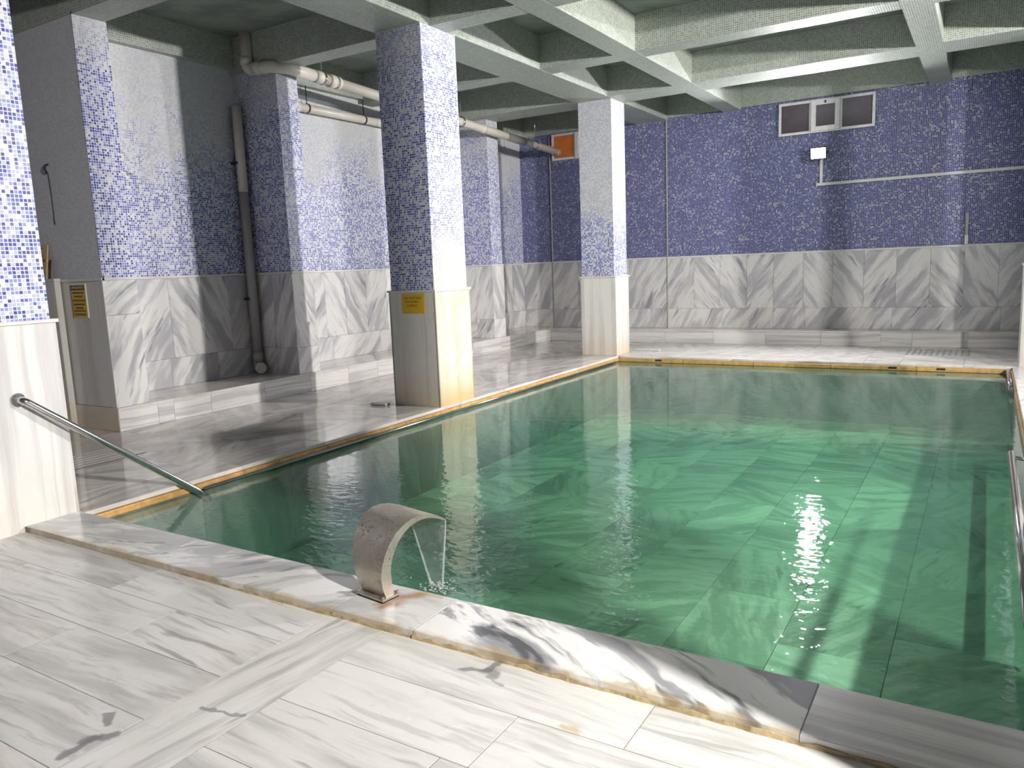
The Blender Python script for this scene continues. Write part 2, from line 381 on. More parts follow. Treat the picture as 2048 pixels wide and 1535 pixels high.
def tube(name, pts, r, mat, parent=None, seg=16, caps=True, smooth=True):
    """smooth tube along a polyline, mitred at the corners"""
    pts = [Vector(p) for p in pts]; n = len(pts)
    V, Fc = [], []
    d0 = (pts[1]-pts[0]).normalized()
    ref = Vector((0, 0, 1)) if abs(d0.z) < 0.9 else Vector((1, 0, 0))
    a = d0.cross(ref).normalized()
    for i, p in enumerate(pts):
        di = (pts[min(i+1, n-1)]-pts[max(i-1, 0)]).normalized()
        din = (p-pts[i-1]).normalized() if i else di
        a = (a - di*a.dot(di)).normalized(); b = di.cross(a)
        k = 1.0
        for s_ in range(seg):
            th = 2*PI*s_/seg
            V.append(p + (a*math.cos(th) + b*math.sin(th))*(r if not isinstance(r, (list, tuple)) else r[i]))
    for i in range(n-1):
        for s_ in range(seg):
            s2 = (s_+1) % seg
            Fc.append((i*seg+s_, i*seg+s2, (i+1)*seg+s2, (i+1)*seg+s_))
    if caps: Fc.append(tuple(range(seg-1, -1, -1))); Fc.append(tuple((n-1)*seg+i for i in range(seg)))
    me = bpy.data.meshes.new(name); me.from_pydata([tuple(v) for v in V], [], Fc)
    for f in me.polygons: f.use_smooth = smooth and len(f.vertices) == 4
    return link(name, me, mat, parent)
def bend(p0, pc, p1, r, k=6):
    """points of a quarter bend round the corner pc"""
    p0, pc, p1 = Vector(p0), Vector(pc), Vector(p1)
    a = pc+(p0-pc).normalized()*r; b = pc+(p1-pc).normalized()*r
    return [a.lerp(pc, i/k).lerp(pc.lerp(b, i/k), i/k) for i in range(k+1)]
def text_mesh(name, body, size, mat, parent, loc, face, align='CENTER', xs=1.0):
    cu = bpy.data.curves.new('t', 'FONT'); cu.body = body; cu.size = size; cu.align_x = align; cu.align_y = 'CENTER'; cu.extrude = 0.0006
    tmp = bpy.data.objects.new('t', cu); COL.objects.link(tmp)
    bpy.context.view_layer.update()
    me = bpy.data.meshes.new_from_object(tmp.evaluated_get(bpy.context.evaluated_depsgraph_get()))
    bpy.data.objects.remove(tmp); bpy.data.curves.remove(cu)
    me.materials.clear()
    u, v, n = (Vector(q) for q in DIRS[face])
    mw = Matrix(((u.x*xs, v.x, n.x, loc[0]), (u.y*xs, v.y, n.y, loc[1]), (u.z*xs, v.z, n.z, loc[2]), (0, 0, 0, 1)))
    return link(name, me, mat, parent, None, mw)
def rc(angle, g=1.0, b=0.0, a=1.0):
    return ((angle % 180)/180.0, g, b, a)
rnd = random.uniform

# ------------------------------------------------------------------ layout (metres, eye at x=0 y=0)
WL, WB, WR, WN = -8.2, 13.95, 4.05, -3.4        # left / back / right / near walls
BX, BY, BZ = -7.40, 13.55, 0.24                 # bench fronts and height
PXL, PXR, PYN, PYF = -5.02, 0.33, 2.70, 11.45   # pool opening
ZB, ZS = 4.0, 4.42                              # beam bottoms, slab
ZW = 1.545                                      # wainscot top on the walls
ZN = -0.035                                     # near floor
WATER = -0.088

# ------------------------------------------------------------------ setting: floors
fl = boxes('floor', [(-10.5, WR+.1, WN-.1, 2.36, -0.30, ZN-.0008), (-10.5, PXL-.03, 2.36, WB, -0.30, -0.0022), (PXR+.03, WR+.1, 2.36, WB, -0.30, -0.0022), (PXL-.03, PXR+.03, PYF+.03, WB, -0.30, -0.0022)], 'grout')
tag(fl, kind='structure')
# near floor: rows of marble along the pool with one long cross band
rows = [2.372, 2.08, 1.77, 1.445, 1.13, 0.82, 0.51, 0.20, -0.11, -0.42]
left_cuts = [[-3.73, -5.10], [-3.17, -4.51], [-3.45, -4.6], [-3.31, -4.4], [-3.6, -4.8], [-3.2, -4.5], [-3.6, -4.7], [-3.3], [-3.5]]
right_cuts = [[-0.92, 0.35, 1.5], [-1.31, -0.1, 1.1], [-1.415, -0.3, 0.9], [-1.0, 0.2, 1.3], [-1.5, -0.3, 0.9], [-1.1, 0.2, 1.4], [-1.4, 0.1, 1.2], [-1.0, 0.3], [-1.2, 0.3]]
for i in range(len(rows)-1):
    y1, y0 = rows[i], rows[i+1]
    xs = [-2.48] + left_cuts[i] + [-6.2, -7.4, -8.6, -10.2]
    for a, b in zip(xs[:-1], xs[1:]):
        slab('floor_slab', fl, '+Z', ZN+rnd(-.0003, .0003), b, a, y0, y1, 'marble_floor', rc(rnd(-6, 4), rnd(.7, 1.0), random.choice((0, .04, .10, .18)), rnd(.92, 1.0)))
    xs = [-2.15] + right_cuts[i] + [2.6]
    for a, b in zip(xs[:-1], xs[1:]):
        slab('floor_slab', fl, '+Z', ZN+rnd(-.0003, .0003), a, b, y0, y1, 'marble_floor', rc(rnd(-6, 4), rnd(.5, .85), rnd(0, .04), rnd(.97, 1.03)))
for y0, y1 in ((1.0, 2.372), (-0.42, 1.0)):
    slab('floor_slab', fl, '+Z', ZN, -2.48, -2.15, y0, y1, 'marble_floor', rc(84, .7, .03, 1.0))
# left deck: wide slabs between coping and bench
ys = [2.72, 3.6, 4.45, 5.35, 6.25, 7.15, 8.1, 9.0, 9.9, 10.8, 11.7, 12.6, 13.55]
for j, (x0, x1) in enumerate(((-7.40, -6.78), (-6.78, -6.15), (-6.15, -5.515))):
    for k in range(len(ys)-1):
        o = (0.0, .42, .2)[j]
        a, b = ys[k]+o*(k > 0), ys[k+1]+o*(k+1 < len(ys)-1)
        slab('deck_slab', fl, '+Z', rnd(-.0005, .0005), x0, x1, a, b, 'marble_deck', rc(rnd(20, 150), rnd(.6, 1.0), .04, rnd(.9, 1.0)))
for x0, x1 in ((-9.6, -8.5), (-8.5, -7.40)):
    for a, b in ((2.72, 3.55), (3.55, 4.45)):
        slab('deck_slab', fl, '+Z', 0, x0, x1, a, b, 'marble_deck', rc(rnd(0, 180), .7, .15, .9))
for k in range(5):
    slab('deck_slab', fl, '+Z', 0.0, -9.6+.82*k, -8.78+.82*k, 1.9, 2.72, 'marble_deck', rc(rnd(0, 180), .7, .1, .9)) if -9.6+.82*k < -6.2 else None
# back deck
xb = [-5.0, -4.1, -3.2, -2.3, -1.4, -0.95, -0.2, 0.7, 1.6, 2.5, 3.4, 4.0]
for x0, x1 in zip(xb[:-1], xb[1:]):
    slab('deck_slab', fl, '+Z', rnd(-.001, .001), x0, x1, 12.75, 13.55, 'marble_floor', rc(rnd(0, 180), .8, .02, .95))
    slab('deck_slab', fl, '+Z', rnd(-.001, .001), x0, x1, 11.96, 12.75, 'marble_floor', rc(rnd(0, 180), .8, .04, .95))
slab('deck_slab', fl, '+Z', 0, -5.515, -5.0, 12.0, 12.75, 'marble_floor', rc(30, .8, .04, .95)); slab('deck_slab', fl, '+Z', 0, -5.515, -5.0, 12.75, 13.55, 'marble_floor', rc(140, .8, .04, .95))
for y0 in [2.72+k*.9 for k in range(11)]:
    for x0 in (0.85, 1.9, 2.95):
        slab('deck_slab', fl, '+Z', 0, x0, x0+1.05, y0, min(y0+.9, 11.95), 'marble_deck', rc(rnd(0, 180), .8, .04, .95)) if y0 < 11.9 else None
# ------------------------------------------------------------------ pool basin and coping
PZ = -0.84
pb = boxes('pool_basin', [(PXL-.3, PXR+.3, PYN-.3, PYF+.3, PZ-.2, PZ-.031), (PXL-.3, PXL+.005, PYN-.3, PYF+.3, PZ-.1, -.045), (PXR-.005, PXR+.3, PYN-.3, PYF+.3, PZ-.1, -.045), (PXL-.3, PXR+.3, PYN-.3, PYN+.005, PZ-.1, -.045), (PXL-.3, PXR+.3, PYF-.005, PYF+.3, PZ-.1, -.045)], 'grout')
tag(pb, kind='structure')
xp = [PXL+.02, -4.64, -4.02, -3.41, -2.80, -2.19, -1.60, -0.99, -0.38, PXR-.02]
for i, (x0, x1) in enumerate(zip(xp[:-1], xp[1:])):
    y = PYN+.02; k = 0
    while y < PYF-.03:
        y1 = min(y+((.95 if i % 2 else .55) if k == 0 else rnd(.8, 1.0)), PYF-.02)
        if PYF-.02-y1 < .3: y1 = PYF-.02
        slab('pool_floor_slab', pb, '+Z', PZ+rnd(-.002, .002), x0, x1, y, y1, 'marble_pool', rc(rnd(0, 180), rnd(.7, 1.0), .06, rnd(.72, 1.05)), gap=.0025)
        y = y1; k += 1
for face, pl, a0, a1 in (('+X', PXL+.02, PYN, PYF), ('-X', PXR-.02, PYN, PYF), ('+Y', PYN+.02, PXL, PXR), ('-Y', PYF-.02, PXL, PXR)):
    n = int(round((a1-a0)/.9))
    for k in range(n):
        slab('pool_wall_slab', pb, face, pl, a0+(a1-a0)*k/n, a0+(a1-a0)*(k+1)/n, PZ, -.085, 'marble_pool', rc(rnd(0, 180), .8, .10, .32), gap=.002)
# submerged step along the near side, shallow seat at the right end
for k in range(6):
    a = PXL+.03+k*.75
    slab('pool_step_slab', pb, '+Z', -0.50, a, a+.75, PYN+.02, PYN+.34, 'marble_pool', rc(rnd(0, 180), .7, .18, .9), t=.27)
slab('pool_step_slab', pb, '+Z', -0.27, -0.52, PXR-.03, PYN+.02, PYN+.34, 'marble_pool', rc(10, .7, .45, .9), t=.5)
# near coping
near = [(-5.70, -3.85, 'marble_coping', rc(20, .95, .02, 1.0)), (-3.85, -2.465, 'marble_coping', rc(35, 1.0, .02, 1.0)), (-2.465, -2.0, 'marble_coping', rc(0, .55, .03, .93)), (-2.0, -0.44, 'marble_coping_dark', rc(150, 1.0, .0, 1.0)), (-0.44, 1.10, 'marble_bench', rc(-2, .9, .02, .80)), (1.10, 2.6, 'marble_coping', rc(20, .8, .02, .95))]
for x0, x1, m_, c_ in near:
    slab('coping_slab', pb, '+Z', 0.0, x0, x1, 2.365, 2.705, m_, c_, t=.045, bev=.002, gap=.0012)
    # ochre crust of old mortar along the outer edge
    bm = bmesh.new(); n = max(4, int((x1-x0)/.05))
    prev = None
    for k in range(n+1):
        x = x0+(x1-x0)*k/n
        k_ = min(1.0, max(0.15, (x+4.2)/1.8)); o = rnd(.0, .009)*k_; zt = -.035+rnd(.004, .020)*k_
        ring = [bm.verts.new((x, 2.372, -.05)), bm.verts.new((x, 2.362-o, ZN-.001)), bm.verts.new((x, 2.364-o*.6, zt)), bm.verts.new((x, 2.372, zt))]
        if prev:
            for q in range(3): bm.faces.new((prev[q], prev[q+1], ring[q+1], ring[q]))
        prev = ring
    link('mortar_crust', mesh_of(bm), 'mortar', pb)
boxes('coping_bed', [(-5.69, 2.59, 2.372, 2.698, -.043, -.0012)], 'grout', pb)
# left coping with ochre lip
yl = [2.70, 3.98, 4.9, 6.02, 7.0, 8.0, 9.0, 10.0, 10.9, 11.97]
for a, b in zip(yl[:-1], yl[1:]):
    slab('coping_slab', pb, '+Z', 0.002, -5.510, PXL+.0, a, b, 'marble_deck', rc(rnd(70, 110), .8, .10, 1.05), t=.03, bev=.005)
    boxes('coping_lip', [(PXL-.05, PXL+.022, a+.002, b-.002 if b < 11.9 else PYF+.02, -.078, -.032)], 'ochre_edge', pb, bev=.008)
# far coping
for a, b in zip(xb[:-1], xb[1:]):
    slab('coping_slab', pb, '+Z', 0.003, a, b, PYF, 11.955, 'marble_floor', rc(rnd(-8, 8), .8, .42, .92), t=.032, bev=.006)
for k in range(5):
    a = PXL+.02+k*1.066
    boxes('coping_lip', [(a, a+1.062, PYF-.028, PYF+.03, -.085, -.032)], 'ochre_edge', pb, bev=.008)
for x in (-4.33, -1.02, -0.45):
    boxes('overflow_slot', [(x-.05, x+.05, PYF-.032, PYF-.02, -.062, -.036)], 'black', pb)
# right coping
for k in range(10):
    a = 2.705+k*.875
    slab('coping_slab', pb, '+Z', 0.002, PXR, .84, a, a+.875, 'marble_coping', rc(90, .6, .12, .95), t=.03, bev=.005)
    boxes('coping_lip', [(PXR-.018, PXR+.05, a+.002, min(a+.873, PYF), -.078, -.032)], 'ochre_edge', pb, bev=.008)
# water body
def water():
    bm = bmesh.new(); add_box(bm, PXL+.012, PXR-.012, PYN+.012, PYF-.012, PZ-.02, WATER)
    o = link('pool_water', mesh_of(bm), 'water')
    tag(o, 'clear green pool water filling the marble basin', 'water', kind='stuff')
water()

# ------------------------------------------------------------------ walls
MC = lambda r, g, b=0.0, a=0.0: (r, g, b, a)
wl = boxes('wall_left', [(WL-.2, WL, 4.6, WB+.2, 0, ZS)], 'mosaic', color=MC(.95, .60)); tag(wl, kind='structure')
wb = boxes('wall_back', [(WL-.2, WR+.2, WB, WB+.2, 0, ZS)], 'mosaic_deep', color=MC(.12, .82, 0.04)); tag(wb, kind='structure')
wr = boxes('wall_right', [(WR, WR+.2, WN, WB, -.3, ZS)], 'mosaic', color=MC(.5, .7)); tag(wr, kind='structure')
wn = boxes('wall_near', [(-10.5, WR+.2, WN-.2, WN, -.3, ZS)], 'mosaic', color=MC(.5, .7)); tag(wn, kind='structure')
we = boxes('wall_entrance', [(-10.5, -10.3, WN, 4.8, -.3, ZS)], 'mosaic', color=MC(.5, .7)); tag(we, kind='structure')
# stub wall that closes the aisle, its end forms the first pier
wp = boxes('wall_partition', [(-10.3, -7.46, 4.46, 4.80, 0, ZB)], 'mosaic', color=MC(.95, .10)); tag(wp, kind='structure')
boxes('pier_end', [(-7.462, -7.445, 4.46, 4.80, ZW, ZB+.02)], 'mosaic', wp, color=MC(.75, .72))
PIERS = [(6.92, 7.26), (11.57, 11.92)]
for a, b in PIERS:
    boxes('pier', [(WL, -7.45, a, b, BZ, ZB+.02)], 'mosaic', wl, color=MC(.7, .70))
# cladding of wall sections: (face, plane, a0, a1, cuts)
def clad(parent, face, plane, cuts, z0, zs, z1, seed, lower=None, tone=1.0, flip=0):
    random.seed(seed)
    for k, (a, b) in enumerate(zip(cuts[:-1], cuts[1:])):
        ang = 122 if (k//2+flip) % 2 else 58
        slab('marble_panel', parent, face, plane, a, b, zs, z1-.028, 'marble_wall', rc(ang+rnd(-8, 8), rnd(.75, 1.0), .0, tone*rnd(.95, 1.02)), t=.03)
    cuts2 = lower or cuts
    for k, (a, b) in enumerate(zip(cuts2[:-1], cuts2[1:])):
        slab('marble_panel', parent, face, plane, a, b, z0, zs, 'marble_wall', rc(52+rnd(-10, 10), rnd(.7, .95), .03, tone), t=.03)
    if face == '-Y': boxes('cap_strip', [(cuts[0], cuts[-1], plane-.008, plane+.03, z1-.028, z1)], 'cap', parent, bev=.004)
    else: boxes('cap_strip', [(plane-.03, plane+.008, min(cuts), max(cuts), z1-.028, z1)], 'cap', parent, bev=.004)
def even(a, b, n): return [a+(b-a)*k/n for k in range(n+1)]
clad(wl, '+X', WL+.016, [4.80, 5.22, 5.68, 6.10, 6.52, 6.92], BZ, .58, ZW, 1, [4.80, 5.62, 6.28, 6.92])
clad(wl, '+X', WL+.016, [7.26, 7.75, 8.20, 8.62, 9.08, 9.55, 10.05, 10.55, 11.05, 11.57], BZ, .58, ZW, 2, [7.26, 8.3, 9.35, 10.5, 11.57])
clad(wl, '+X', WL+.016, [11.92, 12.45, 12.95, 13.45, WB], BZ, .58, ZW, 3, [11.92, 12.9, WB])
for a, b in PIERS:
    clad(wl, '+X', -7.436, [a-.012, b+.012], BZ, .58, ZW, 4, flip=1)
    clad(wl, '-Y', a-.014, even(WL+.02, -7.436, 2), BZ, .58, ZW, 5)
slab('marble_panel', wp, '+X', -7.434, 4.448, 4.812, 1.17, ZW-.028, 'marble_wall', rc(40, .8, 0, 1.0)); slab('marble_panel', wp, '+X', -7.434, 4.448, 4.812, BZ, 1.17, 'marble_wall', rc(62, 1.0, 0, 1.0))
boxes('cap_strip', [(-7.47, -7.425, 4.44, 4.81, ZW-.028, ZW)], 'cap', wp, bev=.004)
for a, b in ((-10.2, -9.3), (-9.3, -8.4), (-8.4, -7.434)):
    slab('marble_panel', wp, '-Y', 4.446, a, b, BZ, ZW-.028, 'marble_pillar', rc(90, .5, 0, .80))
    slab('plinth_panel', wp, '-Y', 4.43, a, b if b < -7.5 else -7.40, 0.0, BZ, 'marble_pillar', rc(0, .5, .10, .80), t=.04)
boxes('cap_strip', [(-10.2, -7.425, 4.435, 4.47, ZW-.028, ZW)], 'cap', wp, bev=.004)
xc = [WL+.02, -7.53, -6.95, -6.40, -5.86, -5.10, -4.58, -4.10, -3.62, -3.16, -2.67, -2.20, -1.72, -1.24, -0.76, -0.30, 0.16, 0.62, 1.08, 1.54, 2.0, 2.5, 3.0, 3.5, WR]
clad(wb, '-Y', WB-.016, xc, BZ, .60, ZW+.012, 6, [WL+.02, -7.53, -6.4, -5.10, -4.06, -3.16, -2.63, -1.28, 0.21, 1.3, 2.4, WR], tone=.92)
random.seed(11)
# bench ledge
be = boxes('bench_ledge', [(WL, BX-.02, 4.80, WB, -.02, BZ-.02), (BX-.3, WR, BY+.02, WB, -.02, BZ-.02)], 'grout'); tag(be, kind='structure')
cy = [4.44, 4.87, 5.06, 5.53, 6.30, 7.05, 7.75, 8.35, 9.0, 9.9, 10.8, 11.7, 12.6, BY]
for a, b in zip(cy[:-1], cy[1:]):
    slab('bench_front_slab', be, '+X', BX, a, b, 0.0, BZ-.026, 'marble_bench', rc(rnd(-2, 2), rnd(.7, 1), .05, rnd(.95, 1.03)))
    if a > 4.5: slab('bench_top_slab', be, '+Z', BZ, WL+.016, BX+.012, a if a > 4.9 else 4.80, b, 'marble_deck', rc(88, .6, .03, 1.05), t=.026)
for a, b in zip(xb[:-1], xb[1:]):
    slab('bench_front_slab', be, '-Y', BY, a, b, 0.0, BZ-.026, 'marble_bench', rc(rnd(-2, 2), rnd(.7, 1), .02, rnd(.92, 1)))
    slab('bench_top_slab', be, '+Z', BZ, a, b, BY-.012, WB-.016, 'marble_deck', rc(2, .6, .03, 1.05), t=.026)
for a, b in ((BX, -6.6), (-6.6, -5.8), (-5.8, -5.0)):
    slab('bench_front_slab', be, '-Y', BY, a, b, 0.0, BZ-.026, 'marble_bench', rc(rnd(-2, 2), rnd(.7, 1), .02, .98))
    slab('bench_top_slab', be, '+Z', BZ, a+(.012 if a == BX else 0), b, BY-.012, WB-.016, 'marble_deck', rc(2, .6, .03, 1.05), t=.026)
slab('bench_top_slab', be, '+Z', BZ, -7.47, BX+.012, 4.43, 4.80, 'marble_bench', rc(88, .6, .03, 1.0), t=.026)
slab('bench_top_slab', be, '+Z', BZ, WL+.016, BX+.012, BY, WB-.016, 'marble_deck', rc(50, .6, .03, 1.05), t=.026)
# wall trims on the back wall
for i, x in enumerate((-7.505, -5.085)):
    o = boxes('trim_%d' % (i+1), [(x-.010, x+.010, WB-.026, WB, BZ, ZB)], 'pvc_grey', bev=.004); tag(o, kind='structure')

for k in range(9):
    slab('marble_panel', we, '+X', -10.284, WN+.87*k, WN+.87*(k+1), 0.0, ZW, 'marble_wall', rc(122 if k % 2 else 58, .9, 0, .95))
# ------------------------------------------------------------------ ceiling
ce = boxes('ceiling', [(-10.5, WR+.2, WN-.2, WB+.2, ZS, ZS+.2)], 'plaster'); tag(ce, kind='structure')
PB = MC(0, .9)
ybeams = [(-5.66, -5.06), (-4.03, -3.74), (-0.88, -0.58), (0.38, 0.98), (2.2, 2.5)]
xbeams = [(-2.5, -2.2), (-.1, .2), (2.22, 2.52), (4.46, 4.78), (6.86, 7.16), (9.20, 9.52), (11.32, 11.92)]
for a, b in ybeams: boxes('beam', [(a, b, WN, WB, ZB, ZS+.01)], 'mosaic_pale', ce, color=PB)
for a, b in xbeams: boxes('beam', [(-10.3 if a < 4.8 else WL, WR, a, b, ZB+.002, ZS+.01)], 'mosaic_pale', ce, color=PB)
boxes('wall_beam', [(WL, WL+.10, 4.80, WB, 4.055, ZS+.01)], 'mosaic_pale', ce, color=PB)
boxes('wall_beam', [(WL, WR, WB-.035, WB, 4.04, ZS+.01)], 'mosaic_pale', ce, color=PB)

# ------------------------------------------------------------------ pillars
def pillar(x0, x1, y0, y1, zb, label, lime, cream, warm, front=.02):
    t = thing('pillar', ((x0+x1)/2, (y0+y1)/2, zb), label, 'pillar', 'mosaic and marble pillars around the pool')
    i = .022
    sh = boxes('mosaic_shaft', [(x0+i, x1-i, y0+i, y1-i, 1.25, ZB+.004)], 'mosaic', t, bev=.0, color=(*lime, 0.0, cream))
    boxes('core', [(x0+.01, x1-.01, y0+.01, y1-.01, zb, 1.26)], 'grout', t)
    for face, pl, a, b in (('-Y', y0, x0, x1), ('+X', x1, y0, y1), ('+Y', y1, x0, x1), ('-X', x0, y0, y1)):
        slab('marble_panel', t, face, pl, a, b, zb, 1.262, 'marble_pillar', rc(90, .75, warm if face == '+X' else front, 1.0 if face == '+X' else .97), t=.02, gap=.0)
    boxes('cap_strip', [(x0-.014, x1+.014, y0-.014, y1+.014, 1.26, 1.283)], 'cap', t, bev=.004)
    return t
pillar(-5.70, -5.10, 2.06, 2.71, ZN-.001, 'mosaic pillar at the left edge of the photo, with handrail flange', (.05, .9), 0.0, .0)
pillar(-5.68, -5.04, 6.67, 7.33, 0.002, 'mosaic pillar with the yellow sign at the pool edge', (.45, .70), .75, .22, .10)
pillar(-5.66, -5.05, 11.44, 12.00, 0.003, 'mosaic pillar at the far left corner of the pool', (.8, .42), 0.0, .09, .05)
pillar(0.40, 1.0, 2.06, 2.71, ZN-.001, 'mosaic pillar beside the near right corner of the pool', (.3, .7), 0.0, .05)
pillar(0.40, 1.0, 6.67, 7.33, 0.002, 'mosaic pillar halfway along the right pool edge', (.3, .7), 0.0, .05)
pillar(0.40, 1.0, 11.44, 12.00, 0.003, 'mosaic pillar at the far right corner of the pool', (.3, .7), 0.0, .05)

# ------------------------------------------------------------------ low clad wall in the aisle
lw = boxes('wall_low', [(-10.2, -8.17, 4.385, 4.43, 0, 1.53)], 'grout'); tag(lw, kind='structure')
for a, b in ((-10.2, -9.1), (-9.1, -8.15)):
    for z0, z1 in ((0, 1.05), (1.05, 1.53)):
        slab('marble_panel', lw, '-Y', 4.365, a, b, z0, z1, 'marble_pillar', rc(90, .4, .08, .88))
slab('marble_panel', lw, '+X', -8.148, 4.368, 4.428, 0, 1.53, 'marble_pillar', rc(90, .4, .08, .9), t=.02)
slab('coping_slab', lw, '+Z', 1.556, -10.2, -8.145, 4.36, 4.43, 'marble_pillar', rc(0, .4, .1, .9), t=.026)

# ------------------------------------------------------------------ windows
def window(name, x0, x1, z0, z1, parts, pane):
    y = WB-.02
    w_ = bpy.data.objects.new(name, None); COL.objects.link(w_); w_.matrix_basis = Matrix.Translation((x0, WB, z0)); tag(w_, kind='structure')
    f = .042
    def frame(nm, a, b, c, d, f, y0, y1, parent):
        return boxes(nm, [(a, a+f, y0, y1, c, d), (b-f, b, y0, y1, c, d), (a+f, b-f, y0, y1, c, c+f), (a+f, b-f, y0, y1, d-f, d)], 'upvc', parent, bev=.005)
    frame('window_frame', x0, x1, z0, z1, f, y-.03, y+.02, w_)
    n = len(parts)
    for k in range(n):
        a = x0+f+(x1-x0-2*f)*k/n; b = x0+f+(x1-x0-2*f)*(k+1)/n
        if k: boxes('mullion', [(a-.022, a+.022, y-.03, y+.02, z0+f, z1-f)], 'upvc', w_, bev=.004)
        if parts[k] == 'sash':
            s_ = frame('sash', a+.012, b-.012, z0+.02, z1-.02, .075, y-.055, y-.02, w_)
            boxes('latch', [((a+b)/2-.012, (a+b)/2+.012, y-.07, y-.053, z1-.075, z1-.035)], 'dark_metal', s_)
            g = slab('pane', w_, '-Y', y-.025, a+.08, b-.08, z0+.09, z1-.09, pane, (1, 1, 1, 1), t=.01)
        else:
            g = slab('pane', w_, '-Y', y-.008, a+.01, b-.01, z0+f, z1-f, pane, (1, 1, 1, 1), t=.01)
    return w_
window('window_1', -3.10, -1.62, 3.475, 4.0, ['fixed', 'sash', 'fixed'], 'pane_night')
window('window_2', -7.44, -5.95, 3.52, 4.02, ['fixed', 'sash', 'fixed'], 'pane_orange')

# ------------------------------------------------------------------ floodlights
def floodlight(pos, aim, watts, spread, rad, label):
    p = Vector(pos); d = (Vector(aim)-p).normalized()
    t = thing('floodlight', p, label, 'floodlight', 'floodlights on the walls')
    R = d.to_track_quat('-Y', 'Z').to_matrix().to_4x4(); R.translation = p
    def part(nm, bm, mat):
        me = mesh_of(bm, nm); return link(nm, me, mat, t, None, R)
    bm = bmesh.new()
    # tapered housing, open towards -Y
    a, b = (.13, .10), (.085, .06)
    V = [bm.verts.new(q) for q in ((-a[0], 0, -a[1]), (a[0], 0, -a[1]), (a[0], 0, a[1]), (-a[0], 0, a[1]), (-b[0], .07, -b[1]), (b[0], .07, -b[1]), (b[0], .07, b[1]), (-b[0], .07, b[1]))]
    for i in range(4): bm.faces.new((V[i], V[(i+1) % 4], V[4+(i+1) % 4], V[4+i]))
    bm.faces.new((V[7], V[6], V[5], V[4]))
    for k in range(7):
        x = -.07+k*.0233
        add_box(bm, x-.004, x+.004, .06, .095, -.05, .05)
    part('housing', bm, 'dark_metal')
    bm = bmesh.new()
    for q in ((-a[0], -a[0]+.018, -a[1], a[1]), (a[0]-.018, a[0], -a[1], a[1])): add_box(bm, q[0], q[1], -.012, .004, q[2], q[3])
    for q in ((-a[1], -a[1]+.018), (a[1]-.018, a[1])): add_box(bm, -a[0]+.018, a[0]-.018, -.012, .004, q[0], q[1])
    part('rim', bm, 'dark_metal')
    bm = bmesh.new()
    bm.faces.new([bm.verts.new(q) for q in ((-.112, -.004, -.082), (.112, -.004, -.082), (.112, -.004, .082), (-.112, -.004, .082))])
    part('lens', bm, emit('lamp_lens', rad))
    ld = bpy.data.lights.new('lamp_beam', 'AREA'); ld.shape = 'RECTANGLE'; ld.size = .22; ld.size_y = .16
    ld.energy = watts; ld.spread = math.radians(spread); ld.color = (1.0, 0.97, 0.93) if pos[1] < 12 else (0.97, 0.95, 1.0)
    lo = bpy.data.objects.new('lamp_beam', ld); COL.objects.link(lo)
    Q = d.to_track_quat('-Z', 'Y').to_matrix().to_4x4(); Q.translation = p + d*.02
    lo.matrix_world = Q; lo.parent = t; lo.matrix_parent_inverse = t.matrix_basis.inverted()
    bm = bmesh.new()
    for s_ in (-1, 1): add_box(bm, s_*.135-.004, s_*.135+.004, .0, .02, -.02, .02); add_box(bm, s_*.135-.004, s_*.135+.004, .0, .13, -.012, .012)
    add_box(bm, -.139, .139, .12, .13, -.012, .012)
    part('bracket', bm, 'dark_metal')
for q in FLOODS: floodlight(*q)

# ------------------------------------------------------------------ conduit and cable trunking
t = thing('cable_conduit', (-2.41, WB, 2.62), 'white cable conduit running right from below the back wall floodlight', 'conduit')
boxes('horizontal_run', [(-2.49, 3.9, WB-.03, WB-.0005, 2.620, 2.665)], 'white_plastic', t, bev=.004)
boxes('riser', [(-2.435, -2.390, WB-.028, WB-.0005, 2.665, 3.06)], 'white_plastic', t, bev=.004)
t = thing('trunking_stub', (-.287, WB, 1.57), 'short white trunking stub rising from the back wainscot at right', 'trunking')
boxes('lower_piece', [(-.312, -.262, WB-.03, WB-.0005, 1.56, 1.70)], 'white_plastic', t, bev=.004)
boxes('upper_piece', [(-.310, -.270, WB-.022, WB-.0005, 1.70, 2.04)], 'pvc_grey', t, bev=.004)

# ------------------------------------------------------------------ pipes
UX = -7.30
t = thing('drain_pipe', (UX, 10.4, 3.7), 'long cream drain pipe hung below the ceiling, ending in the far window', 'pipe')
zl = lambda y: 3.955-(y-7.3)*(0.285/6.69)
yA = 6.825
p_st = (-7.82, yA, ZS)
path = [Vector(p_st)] + bend(p_st, (-7.82, yA, 3.99), (-7.4, yA, 3.985), .09)
path += bend((-7.82, yA, 3.985), (-7.42, yA, 3.972), (UX, 7.0, 3.966), .06, 4)
path += bend((-7.42, yA, 3.972), (UX, 7.0, 3.966), (UX, 8, zl(8)), .06, 4) + [Vector((UX, 7.4, zl(7.4)))]
tube('elbow_run', path, .072, 'pvc', t)
tube('pipe_run', [(UX, 7.4, zl(7.4)), (UX, WB+.05, zl(WB))], .066, 'pvc', t)
for y, L, r, m_ in ((7.42, .16, .078, 'pvc'), (7.66, .10, .082, 'pvc'), (7.80, .05, .080, 'pvc'), (12.05, .55, .070, 'pvc_grey'), (11.2, .07, .072, 'pvc')):
    tube('pipe_coupling', [(UX, y, zl(y)), (UX, y+L, zl(y+L))], r, m_, t)
for q in ((-7.82, yA, 4.16), (-7.82, yA, 4.08)):
    pass
tube('pipe_coupling', [(-7.82, yA, 4.14), (-7.82, yA, 4.05)], .082, 'pvc', t)
tube('pipe_coupling', [(-7.70, yA, 3.988), (-7.55, yA, 3.984)], .080, 'pvc', t)
